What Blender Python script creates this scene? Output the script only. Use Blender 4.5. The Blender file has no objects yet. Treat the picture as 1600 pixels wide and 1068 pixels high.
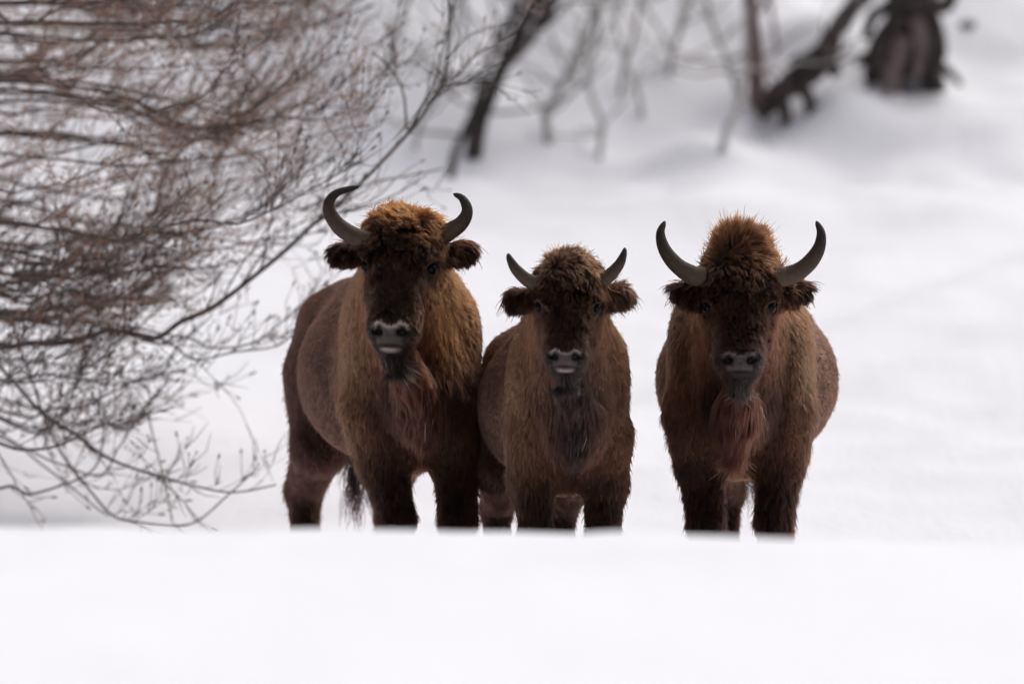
import bpy, math, random
import numpy as np
from mathutils import Vector, Matrix

FUR = True
# ------------------------------------------------------------------ camera, sky, sun, exposure
scene = bpy.context.scene
PXM = 360.0            # photograph pixels (1600 wide) per metre at the animals
DIST = 45.0            # camera to animals
EYE_Z = 1.13
cam_data = bpy.data.cameras.new("camera")
cam = bpy.data.objects.new("camera", cam_data)
scene.collection.objects.link(cam)
cam.location = (0, -DIST, EYE_Z)
cam.rotation_euler = (math.radians(90), 0, 0)
cam_data.sensor_width = 36
cam_data.lens = 36 * DIST * PXM / 1600.0
cam_data.clip_start = 0.5
cam_data.clip_end = 2000
cam_data.dof.use_dof = True
cam_data.dof.focus_distance = DIST - 0.4
cam_data.dof.aperture_fstop = 1.55
scene.camera = cam

world = bpy.data.worlds.new("World")
scene.world = world
world.use_nodes = True
SUN_EL, SUN_AZ = math.radians(55), math.radians(42)    # azimuth from +Y (behind the animals) towards +X
wn = world.node_tree
sky = wn.nodes.new("ShaderNodeTexSky")
sky.sky_type = 'NISHITA'
sky.sun_disc = False
sky.sun_elevation = SUN_EL
sky.sun_rotation = SUN_AZ
sky.air_density = 1.0
sky.dust_density = 6.0
sky.ozone_density = 1.0
hsv = wn.nodes.new("ShaderNodeHueSaturation")      # overcast: the cloud layer takes the blue out of the sky
hsv.inputs["Saturation"].default_value = 0.36
wn.links.new(sky.outputs[0], hsv.inputs["Color"])
wn.links.new(hsv.outputs[0], wn.nodes["Background"].inputs["Color"])
wn.nodes["Background"].inputs["Strength"].default_value = 0.09

sun_data = bpy.data.lights.new("sun", 'SUN')
sun_data.energy = 1.5
sun_data.angle = math.radians(60)
sun_data.color = (1.0, 0.965, 0.93)
sun = bpy.data.objects.new("sun", sun_data)
scene.collection.objects.link(sun)
sdir = Vector((math.sin(SUN_AZ) * math.cos(SUN_EL), math.cos(SUN_AZ) * math.cos(SUN_EL), math.sin(SUN_EL)))
sun.rotation_euler = sdir.to_track_quat('Z', 'Y').to_euler()
sun.location = (0, 0, 30)

scene.view_settings.view_transform = 'Standard'
scene.view_settings.look = 'None'
scene.view_settings.exposure = 0.11
scene.view_settings.gamma = 1.0
scene.view_settings.use_curve_mapping = False
scene.cycles.use_denoising = True
scene.cycles.max_bounces = 8
scene.cycles.diffuse_bounces = 4
scene.cycles.transmission_bounces = 6
scene.cycles.use_adaptive_sampling = True
scene.cycles.adaptive_threshold = 0.015
try:
    scene.cycles_curves.shape = 'RIBBONS'
except Exception:
    pass

COL = scene.collection
rng = np.random.default_rng(7)
R = math.radians

# ------------------------------------------------------------------ helpers
def P(px, py, Y=0.0):
    """a point at depth Y seen at photograph pixel (px, py)"""
    s = (DIST + Y) / DIST / PXM
    return np.array([(px - 800) * s, Y, EYE_Z + (534 - py) * s])

_T = np.random.default_rng(3).random((64, 64, 64)).astype(np.float32)
def noise(p, f=1.0, seed=0):
    """value noise in [-1, 1], vectorised"""
    q = np.asarray(p, np.float64) * f + seed * 17.31
    i = np.floor(q).astype(np.int64)
    t = q - i
    t = t * t * (3 - 2 * t)
    i0, i1 = i & 63, (i + 1) & 63
    r = 0
    for a in (0, 1):
        for b in (0, 1):
            for c in (0, 1):
                w = (t[..., 0] if a else 1 - t[..., 0]) * (t[..., 1] if b else 1 - t[..., 1]) * (t[..., 2] if c else 1 - t[..., 2])
                r = r + w * _T[(i1 if a else i0)[..., 0], (i1 if b else i0)[..., 1], (i1 if c else i0)[..., 2]]
    return r * 2 - 1

def smooth(a, b, x):
    t = np.clip((x - a) / (b - a), 0, 1)
    return t * t * (3 - 2 * t)

def norm(v):
    return v / np.maximum(np.linalg.norm(v, axis=-1, keepdims=True), 1e-9)

def lin(r, g, b):
    f = lambda c: (c / 255) / 12.92 if c / 255 <= 0.04045 else ((c / 255 + 0.055) / 1.055) ** 2.4
    return np.array([f(r), f(g), f(b)])

def mesh_obj(name, V, F, mat=None, parent=None, smooth_shade=True):
    me = bpy.data.meshes.new(name)
    me.from_pydata([tuple(v) for v in np.asarray(V)], [], [tuple(int(i) for i in f) for f in F])
    me.update()
    if smooth_shade:
        me.polygons.foreach_set("use_smooth", np.ones(len(me.polygons), bool))
    if mat is not None:
        me.materials.append(mat)
    o = bpy.data.objects.new(name, me)
    COL.objects.link(o)
    if parent is not None:
        o.parent = parent
    return o

def quads_obj(name, V, Q, mat, parent=None):
    """fast path for big quad meshes"""
    me = bpy.data.meshes.new(name)
    n, m = len(V), len(Q)
    me.vertices.add(n); me.vertices.foreach_set("co", np.asarray(V, np.float32).ravel())
    me.loops.add(4 * m); me.loops.foreach_set("vertex_index", np.asarray(Q, np.int32).ravel())
    me.polygons.add(m)
    me.polygons.foreach_set("loop_start", np.arange(0, 4 * m, 4, dtype=np.int32))
    me.polygons.foreach_set("use_smooth", np.ones(m, bool))
    me.update(calc_edges=True); me.validate()
    me.materials.append(mat)
    o = bpy.data.objects.new(name, me); COL.objects.link(o)
    if parent is not None: o.parent = parent
    return o

def empty(name, loc, label, cat, group=None):
    o = bpy.data.objects.new(name, None); COL.objects.link(o)
    o.location = loc
    o["label"] = label; o["category"] = cat
    if group: o["group"] = group
    return o

class Tubes:
    """tapered tubes along polylines, collected into one mesh"""
    def __init__(self): self.V = []; self.F = []; self.n = 0
    def add(self, pts, rad, sides=6, cap=True, rough=0.0, seed=0):
        pts = np.asarray(pts, float); rad = np.broadcast_to(np.asarray(rad, float), (len(pts),))
        t = norm(np.gradient(pts, axis=0))
        up = np.array([0.0, 1.0, 0.0]) if abs(t[:, 1]).mean() < 0.8 else np.array([1.0, 0, 0])
        a = norm(np.cross(t, up)); b = np.cross(t, a)
        ang = np.linspace(0, 2 * np.pi, sides, endpoint=False)
        ring = pts[:, None] + rad[:, None, None] * (np.cos(ang)[None, :, None] * a[:, None] + np.sin(ang)[None, :, None] * b[:, None])
        if rough:
            nn = noise(ring * np.array([1, 1, 0.35]), 9.0, seed)[..., None] + 0.5 * noise(ring, 22.0, seed + 3)[..., None]
            ring = ring + (ring - pts[:, None]) * nn * rough
        base = self.n
        self.V.append(ring.reshape(-1, 3)); self.n += len(pts) * sides
        i = np.arange(len(pts) - 1)[:, None] * sides; j = np.arange(sides)[None]; k = (j + 1) % sides
        self.F.extend((base + np.stack([i + j, i + k, i + sides + k, i + sides + j], -1)).reshape(-1, 4).tolist())
        if cap:
            self.F.append(list(range(base + sides - 1, base - 1, -1)))
            e = base + (len(pts) - 1) * sides
            self.F.append(list(range(e, e + sides)))
    def build(self, name, mat, parent=None):
        return mesh_obj(name, np.concatenate(self.V), self.F, mat, parent)

def spline(pts, n):
    """Catmull-Rom through pts, n samples"""
    p = np.asarray(pts, float)
    p = np.concatenate([[2 * p[0] - p[1]], p, [2 * p[-1] - p[-2]]])
    u = np.linspace(0, len(p) - 3 - 1e-6, n); i = u.astype(int); t = (u - i)[:, None]
    a, b, c, d = p[i], p[i + 1], p[i + 2], p[i + 3]
    return 0.5 * (2 * b + (c - a) * t + (2 * a - 5 * b + 4 * c - d) * t ** 2 + (3 * b - a - 3 * c + d) * t ** 3)

# ------------------------------------------------------------------ materials
def new_mat(name):
    m = bpy.data.materials.new(name); m.use_nodes = True
    nt = m.node_tree
    return m, nt, nt.nodes["Principled BSDF"]

def snow_material():
    m, nt, b = new_mat("snow")
    b.inputs["Base Color"].default_value = (0.862, 0.858, 0.905, 1)
    b.inputs["Roughness"].default_value = 0.75
    b.inputs["Specular IOR Level"].default_value = 0.25
    tc = nt.nodes.new("ShaderNodeTexCoord")
    mp = nt.nodes.new("ShaderNodeMapping"); mp.inputs["Rotation"].default_value = (0, 0, R(16)); mp.inputs["Scale"].default_value = (1.6, 0.16, 1)
    nt.links.new(tc.outputs["Object"], mp.inputs[0])
    n1 = nt.nodes.new("ShaderNodeTexNoise"); n1.inputs["Scale"].default_value = 1.3; n1.inputs["Detail"].default_value = 4
    nt.links.new(mp.outputs[0], n1.inputs[0])
    n2 = nt.nodes.new("ShaderNodeTexNoise"); n2.inputs["Scale"].default_value = 14; n2.inputs["Detail"].default_value = 5
    nt.links.new(tc.outputs["Object"], n2.inputs[0])
    b1 = nt.nodes.new("ShaderNodeBump"); b1.inputs["Strength"].default_value = 0.5; b1.inputs["Distance"].default_value = 0.05
    b2 = nt.nodes.new("ShaderNodeBump"); b2.inputs["Strength"].default_value = 0.4; b2.inputs["Distance"].default_value = 0.02
    nt.links.new(n1.outputs[0], b1.inputs["Height"]); nt.links.new(n2.outputs[0], b2.inputs["Height"])
    nt.links.new(b1.outputs[0], b2.inputs["Normal"]); nt.links.new(b2.outputs[0], b.inputs["Normal"])
    return m

def bark_material(name, c1, c2, scale=18, bump=0.5):
    m, nt, b = new_mat(name)
    tc = nt.nodes.new("ShaderNodeTexCoord")
    mp = nt.nodes.new("ShaderNodeMapping"); mp.inputs["Scale"].default_value = (1, 1, 0.3)
    nt.links.new(tc.outputs["Object"], mp.inputs[0])
    n1 = nt.nodes.new("ShaderNodeTexNoise"); n1.inputs["Scale"].default_value = scale; n1.inputs["Detail"].default_value = 6
    nt.links.new(mp.outputs[0], n1.inputs[0])
    cr = nt.nodes.new("ShaderNodeValToRGB")
    cr.color_ramp.elements[0].position = 0.35; cr.color_ramp.elements[0].color = (*c1, 1)
    cr.color_ramp.elements[1].position = 0.68; cr.color_ramp.elements[1].color = (*c2, 1)
    nt.links.new(n1.outputs[0], cr.inputs[0]); nt.links.new(cr.outputs[0], b.inputs["Base Color"])
    b.inputs["Roughness"].default_value = 0.9
    bp = nt.nodes.new("ShaderNodeBump"); bp.inputs["Strength"].default_value = bump; bp.inputs["Distance"].default_value = 0.02
    nt.links.new(n1.outputs[0], bp.inputs["Height"]); nt.links.new(bp.outputs[0], b.inputs["Normal"])
    return m

def skin_material():
    m, nt, b = new_mat("bison_skin")
    at = nt.nodes.new("ShaderNodeAttribute"); at.attribute_name = "col"
    n1 = nt.nodes.new("ShaderNodeTexNoise"); n1.inputs["Scale"].default_value = 160; n1.inputs["Detail"].default_value = 3
    tc = nt.nodes.new("ShaderNodeTexCoord"); nt.links.new(tc.outputs["Object"], n1.inputs[0])
    nt.links.new(at.outputs["Color"], b.inputs["Base Color"])
    bp = nt.nodes.new("ShaderNodeBump"); bp.inputs["Strength"].default_value = 0.35; bp.inputs["Distance"].default_value = 0.004
    nt.links.new(n1.outputs[0], bp.inputs["Height"]); nt.links.new(bp.outputs[0], b.inputs["Normal"])
    ra = nt.nodes.new("ShaderNodeAttribute"); ra.attribute_name = "rough"
    nt.links.new(ra.outputs["Fac"], b.inputs["Roughness"])
    b.inputs["Specular IOR Level"].default_value = 0.35
    return m

def hair_material():
    m = bpy.data.materials.new("bison_fur"); m.use_nodes = True
    nt = m.node_tree; nt.nodes.clear()
    out = nt.nodes.new("ShaderNodeOutputMaterial")
    at = nt.nodes.new("ShaderNodeAttribute"); at.attribute_name = "col"
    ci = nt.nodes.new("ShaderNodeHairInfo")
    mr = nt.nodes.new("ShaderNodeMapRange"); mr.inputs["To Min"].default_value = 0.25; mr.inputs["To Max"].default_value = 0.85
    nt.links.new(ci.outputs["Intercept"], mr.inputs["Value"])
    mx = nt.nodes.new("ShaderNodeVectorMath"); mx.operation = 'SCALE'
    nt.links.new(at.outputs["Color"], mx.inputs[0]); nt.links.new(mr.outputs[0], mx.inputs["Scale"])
    h = nt.nodes.new("ShaderNodeBsdfHairPrincipled"); h.model = 'CHIANG'; h.parametrization = 'COLOR'
    nt.links.new(mx.outputs[0], h.inputs["Color"])
    h.inputs["Roughness"].default_value = 0.45; h.inputs["Radial Roughness"].default_value = 0.75
    h.inputs["Random Roughness"].default_value = 0.2
    h.inputs["IOR"].default_value = 1.25
    nt.links.new(h.outputs[0], out.inputs[0])
    return m

def horn_material(tip=(0.024, 0.018, 0.015), base=(0.10, 0.066, 0.044)):
    m, nt, b = new_mat("bison_horn")
    at = nt.nodes.new("ShaderNodeAttribute"); at.attribute_name = "along"
    n1 = nt.nodes.new("ShaderNodeTexNoise"); n1.inputs["Scale"].default_value = 45; n1.inputs["Detail"].default_value = 5
    tc = nt.nodes.new("ShaderNodeTexCoord"); nt.links.new(tc.outputs["Object"], n1.inputs[0])
    ad = nt.nodes.new("ShaderNodeMath"); ad.operation = 'MULTIPLY_ADD'; ad.inputs[1].default_value = 0.5; 
    nt.links.new(n1.outputs[0], ad.inputs[0]); nt.links.new(at.outputs["Fac"], ad.inputs[2])
    cr = nt.nodes.new("ShaderNodeValToRGB")
    cr.color_ramp.elements[0].position = 0.25; cr.color_ramp.elements[0].color = (*base, 1)
    cr.color_ramp.elements[1].position = 1.05; cr.color_ramp.elements[1].color = (*tip, 1)
    nt.links.new(ad.outputs[0], cr.inputs[0]); nt.links.new(cr.outputs[0], b.inputs["Base Color"])
    b.inputs["Roughness"].default_value = 0.6; b.inputs["Specular IOR Level"].default_value = 0.2
    bp = nt.nodes.new("ShaderNodeBump"); bp.inputs["Strength"].default_value = 0.5; bp.inputs["Distance"].default_value = 0.006
    nt.links.new(n1.outputs[0], bp.inputs["Height"]); nt.links.new(bp.outputs[0], b.inputs["Normal"])
    return m

M_SNOW = snow_material()
M_SKIN = skin_material()
M_HAIR = hair_material()
M_HORN = horn_material()
M_EYE, _nt, _b = new_mat("bison_eye")
_b.inputs["Base Color"].default_value = (0.004, 0.003, 0.003, 1); _b.inputs["Roughness"].default_value = 0.05; _b.inputs["Specular IOR Level"].default_value = 0.12
M_DARK = bark_material("dark_bark", (0.018, 0.013, 0.012), (0.075, 0.055, 0.05))
M_PALE = bark_material("pale_bark", (0.33, 0.31, 0.30), (0.52, 0.50, 0.48))
M_PINK = bark_material("reddish_bark", (0.14, 0.10, 0.095), (0.27, 0.20, 0.19))
M_BRANCH = bark_material("branch_bark", (0.055, 0.042, 0.038), (0.16, 0.115, 0.10), 30)
M_TWIG = bark_material("twig_bark", (0.26, 0.15, 0.115), (0.46, 0.29, 0.22), 30)
M_ROCK = bark_material("grey_rock", (0.12, 0.12, 0.125), (0.25, 0.25, 0.26), 6)

# ------------------------------------------------------------------ snow ground
def ground_z(x, y):
    x = np.asarray(x, float); y = np.asarray(y, float)
    d = y + DIST
    # near plain and its crest in front of the animals
    crest_y = -9 + 0.4 * np.sin(x * 0.6 + 1.0)
    plain = 0.462 - 0.017 * x - 0.03 * smooth(-12, -30, y) - 0.6 * smooth(-38, -60, y)
    hollow = 0.05
    z = plain + (hollow - plain) * smooth(0, 5.5, y - crest_y)
    # field behind rising to the foot of the hillside
    t = np.maximum(y - 2.0, 0)
    fld = 0.17 * np.where(t < 3, t * t / 6, t - 1.5)
    z = z + fld
    z = z + 0.07 * noise(np.stack([x * 2.0 - y * 1.0, y * 0.16 + x * .08, 0 * x], -1), 1.0, 8) * smooth(2, 5, y)
    foot = 14.5 + 0.04 * x + 0.4 * np.sin(x * 0.9 + 0.6) + 0.2 * np.sin(x * 2.3)
    u = np.maximum(y - foot, 0)
    steep = 0.70 - 0.40 * smooth(0.2, 2.3, x)
    z = z + steep * np.where(u < 2.0, u * u / 4.0, u - 1.0)
    far = np.maximum(y - 60, 0)
    z = z - far * 0.55
    p = np.stack([x, y, np.zeros_like(x)], -1)
    amp = 0.6 + 0.9 * smooth(12, 15, y)
    amp = amp * np.where(y < -6, 0.4, 1)
    z = z + 0.018 * noise(p, 1.1, 11) * smooth(-4, -8, y) + 0.03 * noise(p * np.array([1, .5, 1]), .7, 14) * smooth(-9.5, -13, y) + amp * (0.05 * noise(p, 0.35, 1) + 0.035 * noise(p, 0.9, 2)) + 0.012 * noise(p, 2.7, 3) * (1 + 1.0 * smooth(13, 16, y))
    z = z + smooth(13.5, 15, y) * (0.09 * noise(p, 1.3, 5) + 0.03 * noise(p, 3.2, 6))
    for (mx, my, mr, mh) in ((1.13, 15.6, .30, .20), (2.0, 16.2, .30, .16), (1.3, 14.0, .55, .12), (2.4, 14.2, .6, .06), (1.85, 17.2, .25, .15), (2.9, 16.0, .5, .14), (-.2, 14.6, .5, .08)):
        z = z + mh * np.exp(-(((x - mx) / mr) ** 2 + ((y - my) / (mr * 1.1)) ** 2))
    return z

def build_ground():
    xs = np.unique(np.concatenate([np.linspace(-400, -20, 40), np.linspace(-20, -4, 60), np.linspace(-4, 4, 161), np.linspace(4, 20, 60), np.linspace(20, 400, 40)]))
    ys = np.unique(np.concatenate([np.linspace(-350, -50, 40), np.linspace(-50, -16, 90), np.linspace(-16, 6, 200), np.linspace(6, 12, 60), np.linspace(12, 30, 240), np.linspace(30, 120, 70), np.linspace(120, 500, 40)]))
    X, Y = np.meshgrid(xs, ys)
    Z = ground_z(X, Y)
    V = np.stack([X, Y, Z], -1).reshape(-1, 3)
    nx, ny = len(xs), len(ys)
    i = (np.arange(ny - 1)[:, None] * nx + np.arange(nx - 1)[None]).ravel()
    Q = np.stack([i, i + 1, i + nx + 1, i + nx], -1)
    o = quads_obj("snow_ground", V, Q, M_SNOW)
    o["kind"] = "structure"
    return o
build_ground()

# ------------------------------------------------------------------ bison: signed distance modelling
def rot(pitch=0, yaw=0, roll=0):
    m = Matrix.Rotation(R(yaw), 3, 'Z') @ Matrix.Rotation(R(roll), 3, 'Y') @ Matrix.Rotation(R(pitch), 3, 'X')
    return np.array(m)

class Shape:
    def __init__(self): self.prims = []
    def ell(self, c, r, tag, k=0.08, rotm=None, neg=False, weight=True):
        self.prims.append(dict(kind='e', c=np.array(c, float), r=np.array(r, float), m=np.eye(3) if rotm is None else rotm, tag=tag, k=k, neg=neg, w=weight))
    def cone(self, a, b, ra, rb, tag, k=0.08, neg=False, weight=True):
        self.prims.append(dict(kind='c', a=np.array(a, float), b=np.array(b, float), ra=ra, rb=rb, tag=tag, k=k, neg=neg, w=weight))
    @staticmethod
    def dist(pr, p):
        if pr['kind'] == 'e':
            q = (p - pr['c']) @ pr['m']       # into the ellipsoid's frame
            k0 = np.linalg.norm(q / pr['r'], axis=-1); k1 = np.linalg.norm(q / pr['r'] ** 2, axis=-1)
            return k0 * (k0 - 1) / np.maximum(k1, 1e-6)
        ab = pr['b'] - pr['a']
        t = np.clip(((p - pr['a']) @ ab) / (ab @ ab), 0, 1)
        return np.linalg.norm(p - pr['a'] - t[..., None] * ab, axis=-1) - (pr['ra'] + (pr['rb'] - pr['ra']) * t)
    @staticmethod
    def box(pr):
        if pr['kind'] == 'e':
            e = np.abs(pr['m']) @ pr['r']
            return pr['c'] - e, pr['c'] + e
        r = max(pr['ra'], pr['rb'])
        return np.minimum(pr['a'], pr['b']) - r, np.maximum(pr['a'], pr['b']) + r
    def mesh(self, h):
        bs = [self.box(q) for q in self.prims if not q['neg']]
        lo = np.min([b[0] for b in bs], 0) - 3 * h - 0.02; hi = np.max([b[1] for b in bs], 0) + 3 * h + 0.02
        n = np.ceil((hi - lo) / h).astype(int) + 1
        ax = [(lo[i] + h * np.arange(n[i])) for i in range(3)]
        D = np.full(n, 0.5, np.float32)
        for q in self.prims:
            b0, b1 = self.box(q)
            m = q['k'] + 2.5 * h
            i0 = np.clip(np.floor((b0 - m - lo) / h).astype(int), 0, n - 1); i1 = np.clip(np.ceil((b1 + m - lo) / h).astype(int) + 1, 1, n)
            sl = tuple(slice(a, b) for a, b in zip(i0, i1))
            g = np.stack(np.meshgrid(*[ax[i][sl[i]] for i in range(3)], indexing='ij'), -1)
            d = self.dist(q, g).astype(np.float32)
            o = D[sl]; k = q['k']
            if q['neg']:
                hh = np.clip(0.5 - 0.5 * (o + d) / k, 0, 1)
                D[sl] = o * (1 - hh) + (-d) * hh + k * hh * (1 - hh)
            else:
                hh = np.clip(0.5 + 0.5 * (o - d) / k, 0, 1)
                D[sl] = o * (1 - hh) + d * hh - k * hh * (1 - hh)
        # surface nets
        S = D < 0
        c = np.zeros(n - 1, np.int8)
        for a in (0, 1):
            for b in (0, 1):
                for e in (0, 1):
                    c += S[a:n[0] - 1 + a, b:n[1] - 1 + b, e:n[2] - 1 + e]
        act = (c > 0) & (c < 8)
        idx = -np.ones(n - 1, np.int64); ijk = np.argwhere(act); idx[act] = np.arange(len(ijk))
        acc = np.zeros((len(ijk), 3)); cnt = np.zeros(len(ijk))
        corners = [(a, b, e) for a in (0, 1) for b in (0, 1) for e in (0, 1)]
        for ca in corners:
            for axx in range(3):
                if ca[axx]: continue
                cb = list(ca); cb[axx] = 1
                va = D[tuple((ijk + ca).T)]; vb = D[tuple((ijk + cb).T)]
                cr = (va < 0) != (vb < 0)
                t = np.where(cr, va / np.where(cr, va - vb, 1), 0)
                pt = np.repeat(np.array(ca, float)[None], len(ijk), 0); pt[:, axx] += t
                acc[cr] += pt[cr]; cnt[cr] += 1
        V = lo + h * (ijk + acc / cnt[:, None])
        Q = []
        for axx in range(3):
            o1, o2 = (axx + 1) % 3, (axx + 2) % 3
            sa = [slice(0, None)] * 3; sb = [slice(0, None)] * 3
            sa[axx] = slice(0, -1); sb[axx] = slice(1, None)
            A, B = S[tuple(sa)], S[tuple(sb)]
            e = np.argwhere(A != B)
            e = e[(e[:, o1] > 0) & (e[:, o2] > 0) & (e[:, o1] < n[o1] - 1) & (e[:, o2] < n[o2] - 1)]
            d1 = np.eye(3, dtype=int)[o1]; d2 = np.eye(3, dtype=int)[o2]
            q = np.stack([idx[tuple((e - d1 - d2).T)], idx[tuple((e - d2).T)], idx[tuple(e.T)], idx[tuple((e - d1).T)]], -1)
            fl = ~A[tuple(e.T)]
            q[fl] = q[fl][:, ::-1]
            Q.append(q)
        return V, np.concatenate(Q)

def vert_normals(V, Q):
    fn = np.cross(V[Q[:, 2]] - V[Q[:, 0]], V[Q[:, 3]] - V[Q[:, 1]])
    N = np.zeros_like(V)
    for i in range(4): np.add.at(N, Q[:, i], fn)
    return norm(N)

# fur by region: colour, length, lift (0 lies flat, 1 stands up), clumping
REG = {
    #            colour               length lift  clump  curl
    'torso':    (lin(88, 60, 49),    0.02, 0.30, 0.35, 0.25),
    'shoulder': (lin(100, 67, 49),    0.025, 0.30, 0.40, 0.25),
    'hump':     (lin(100, 68, 50),    0.034,  0.35, 0.40, 0.25),
    'neck':     (lin(100, 64, 43),    0.038, 0.30, 0.50, 0.25),
    'throat':   (lin(82, 49, 36),     0.06, 0.20, 0.60, 0.25),
    'chest':    (lin(70, 43, 32),     0.055, 0.25, 0.55, 0.30),
    'dewlap':   (lin(82, 48, 38),    0.12,  0.15, 0.65, 0.22),
    'legup':    (lin(70, 46, 37),     0.048, 0.30, 0.55, 0.30),
    'leglow':   (lin(46, 31, 29),     0.05, 0.32, 0.55, 0.25),
    'foot':     (lin(40, 29, 29),     0.025, 0.25, 0.3, 0.1),
    'hind':     (lin(72, 48, 41),     0.036, 0.30, 0.45, 0.2),
    'cranium':  (lin(62, 41, 31),     0.048, 0.65, 0.55, 1.1),
    'crest':    (lin(92, 60, 39),     0.062, 0.62, 0.65, 0.6),
    'face':     (lin(44, 30, 26),     0.027, 0.45, 0.55, 0.95),
    'cheek':    (lin(48, 33, 29),     0.028, 0.30, 0.45, 0.25),
    'muzzle':   (lin(54, 44, 43),     0.006, 0.30, 0.1, 0.05),
    'chin':     (lin(26, 20, 20),     0.03,  0.3, 0.4, 0.1),
    'ear':      (lin(32, 21, 21),     0.070, 0.22, 0.60, 0.35),
}

def build_bison(spec):
    s = spec['scale']; hs = spec['head_scale']
    ox = spec['x']
    origin = np.array([ox, spec['y'], 0.0])
    root = empty("bison", tuple(origin), spec['label'], "bison", "bison standing in the snow")
    Rt = rot(0, spec['yaw'], 0)
    T = lambda x, y, z: Rt @ (np.array([x, y - 0.3, z]) * s) + np.array([0, 0.3 * s, 0])   # torso frame, pivot at the front legs
    sh = Shape()
    H = np.array(spec['head'])                       # point between the eyes, relative to the origin
    Rh = rot(*spec['head_rot'])
    zf = spec.get('face_len', 1.0)
    Hd = lambda x, y, z: H + Rh @ (np.array([x, y, z * (zf if z < 0 else 1)]) * hs)
    w = spec.get('width', 1.0)
    # --- torso
    sh.ell(T(0, .98, .99), np.array([.365 * w, .62, .385]) * s, 'torso', .10 * s, Rt)
    sh.ell(T(0, 1.62, 1.03), np.array([.275 * w, .34, .36]) * s, 'torso', .14 * s, Rt)
    sh.cone(T(0, .5, 1.36), T(0, 1.55, 1.24), .15 * s, .14 * s, 'torso', .16 * s)
    sh.ell(T(0, .42, 1.02), np.array([.285 * w, .38, .47]) * s, 'shoulder', .10 * s, Rt)
    sh.ell(T(0, .48, 1.28), np.array([.20 * w, .40, .27]) * s, 'hump', .12 * s, Rt)
    for sg in (-1, 1):
        sh.ell(T(sg * .20 * w, .27, .98), np.array([.085, .18, .34]) * s, 'shoulder', .06 * s, Rt @ rot(0, 0, sg * 4))
        sh.ell(T(sg * .16 * w, 1.66, 1.22), np.array([.08, .14, .10]) * s, 'torso', .10 * s, Rt)
    sh.ell(T(0, .10, .95), np.array([.18, .20, .265]) * s, 'chest', .07 * s, Rt)
    # --- neck and throat
    hb = Hd(0, .20, .0)
    sh.cone(T(0, .32, 1.20), hb + np.array([0, .02, .03]), .25 * s, .165 * hs, 'neck', .12 * s)
    sh.cone(T(0, .22, 1.0), Hd(0, .17, -.10), .20 * s, .12 * hs, 'throat', .08 * s)
    dw = spec.get('dewlap', (0.60, 0.05))
    dx = spec.get('dewlap_x', 0.0); dy = spec.get('dewlap_y', 0.0)
    sh.cone(Hd(0, .14, -.26), T(dx, -.09 + dy, dw[0] + 0.20), .05, .066, 'dewlap', .07)
    sh.cone(T(dx, -.09 + dy, dw[0] + 0.20), T(dx, -.07 + dy, dw[0] + 0.08), .066, .045, 'dewlap', .05)
    # --- legs
    for sg, fx in zip((-1, 1), spec['front']):
        fx = fx / s
        a = T(sg * .18 * w, .28, .84); e = T(fx * .6 + sg * .08, .30, .62); kn = T(fx, .25, .36); ft = T(fx, .27, .10); hf = T(fx, .23, .02)
        sh.cone(a, e, .135 * s, .108 * s, 'legup', .06 * s)
        sh.cone(e, kn, .102 * s, .070 * s, 'legup', .05 * s)
        sh.cone(kn, ft, .069 * s, .05 * s, 'leglow', .04 * s)
        sh.cone(ft, hf, .052 * s, .062 * s, 'foot', .03 * s)
    for sg, hx in zip((-1, 1), spec['hind']):
        hx = hx / s
        hw = spec.get('haunch', 1.0); a = T(sg * .15 * w * hw, 1.62, .98); st = T(sg * .19 * w * hw, 1.48, .66); hk = T(hx, 1.84, .46); ft = T(hx, 1.78, .12); hf = T(hx, 1.72, .02)
        sh.cone(a, st, .17 * s, .115 * s, 'hind', .10 * s)
        sh.cone(st, hk, .112 * s, .074 * s, 'hind', .06 * s)
        sh.cone(hk, ft, .068 * s, .05 * s, 'hind', .04 * s)
        sh.cone(ft, hf, .05 * s, .06 * s, 'foot', .03 * s)
    # --- head
    e_ = lambda c, r, tag, k, neg=False, w=True: sh.ell(Hd(*c), np.array(r) * hs, tag, k * hs, Rh, neg, w)
    c_ = lambda a, b, ra, rb, tag, k, neg=False, w=True: sh.cone(Hd(*a), Hd(*b), ra * hs, rb * hs, tag, k * hs, neg, w)
    e_((0, .08, .10), (.155, .13, .15), 'cranium', .05)
    c_((-.105, .01, .035), (.105, .01, .035), .05, .05, 'cranium', .05)
    c_((0, .05, .0), (0, .015, -.20), .122, .094, 'face', .05)
    for sg in (-1, 1):
        e_((sg * .06, .11, -.07), (.075, .10, .13), 'cheek', .05)
        c_((sg * .055, .0, -.06), (sg * .05, -.02, -.22), .045, .035, 'face', .04)
    c_((0, .13, -.10), (0, .05, -.30), .085, .055, 'cheek', .05)
    e_((0, .0, -.252), (.096, .080, .074), 'muzzle', .045)
    e_((0, -.030, -.270), (.064, .052, .046), 'muzzle', .03)
    for sg in (-1, 1):
        e_((sg * .050, -.048, -.250), (.036, .030, .032), 'muzzle', .018)      # nostril wings
    e_((0, .015, -.324), (.050, .062, .022), 'chin', .014)
    for sg in (-1, 1):
        # bony brow, lids and socket, then the nostril
        e_((sg * .120, -.006, .028), (.040, .036, .020), 'face', .018)
        e_((sg * .128, .012, .0), (.034, .036, .030), 'face', .02)
        e_((sg * .146, -.004, -.001), (.027, .027, .0215), 'face', .005, True, False)
        sh.ell(Hd(sg * .050, -.078, -.258), np.array([.026, .030, .0145]) * hs, 'muzzle', .006 * hs, Rh @ rot(0, 0, sg * -30), True, False)
        e_((sg * .066, -.064, -.247), (.012, .026, .019), 'muzzle', .006, True, False)
    c_((-.036, -.060, -.304), (.036, -.060, -.304), .0045, .0045, 'muzzle', .006, True, False)   # mouth line
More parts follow.
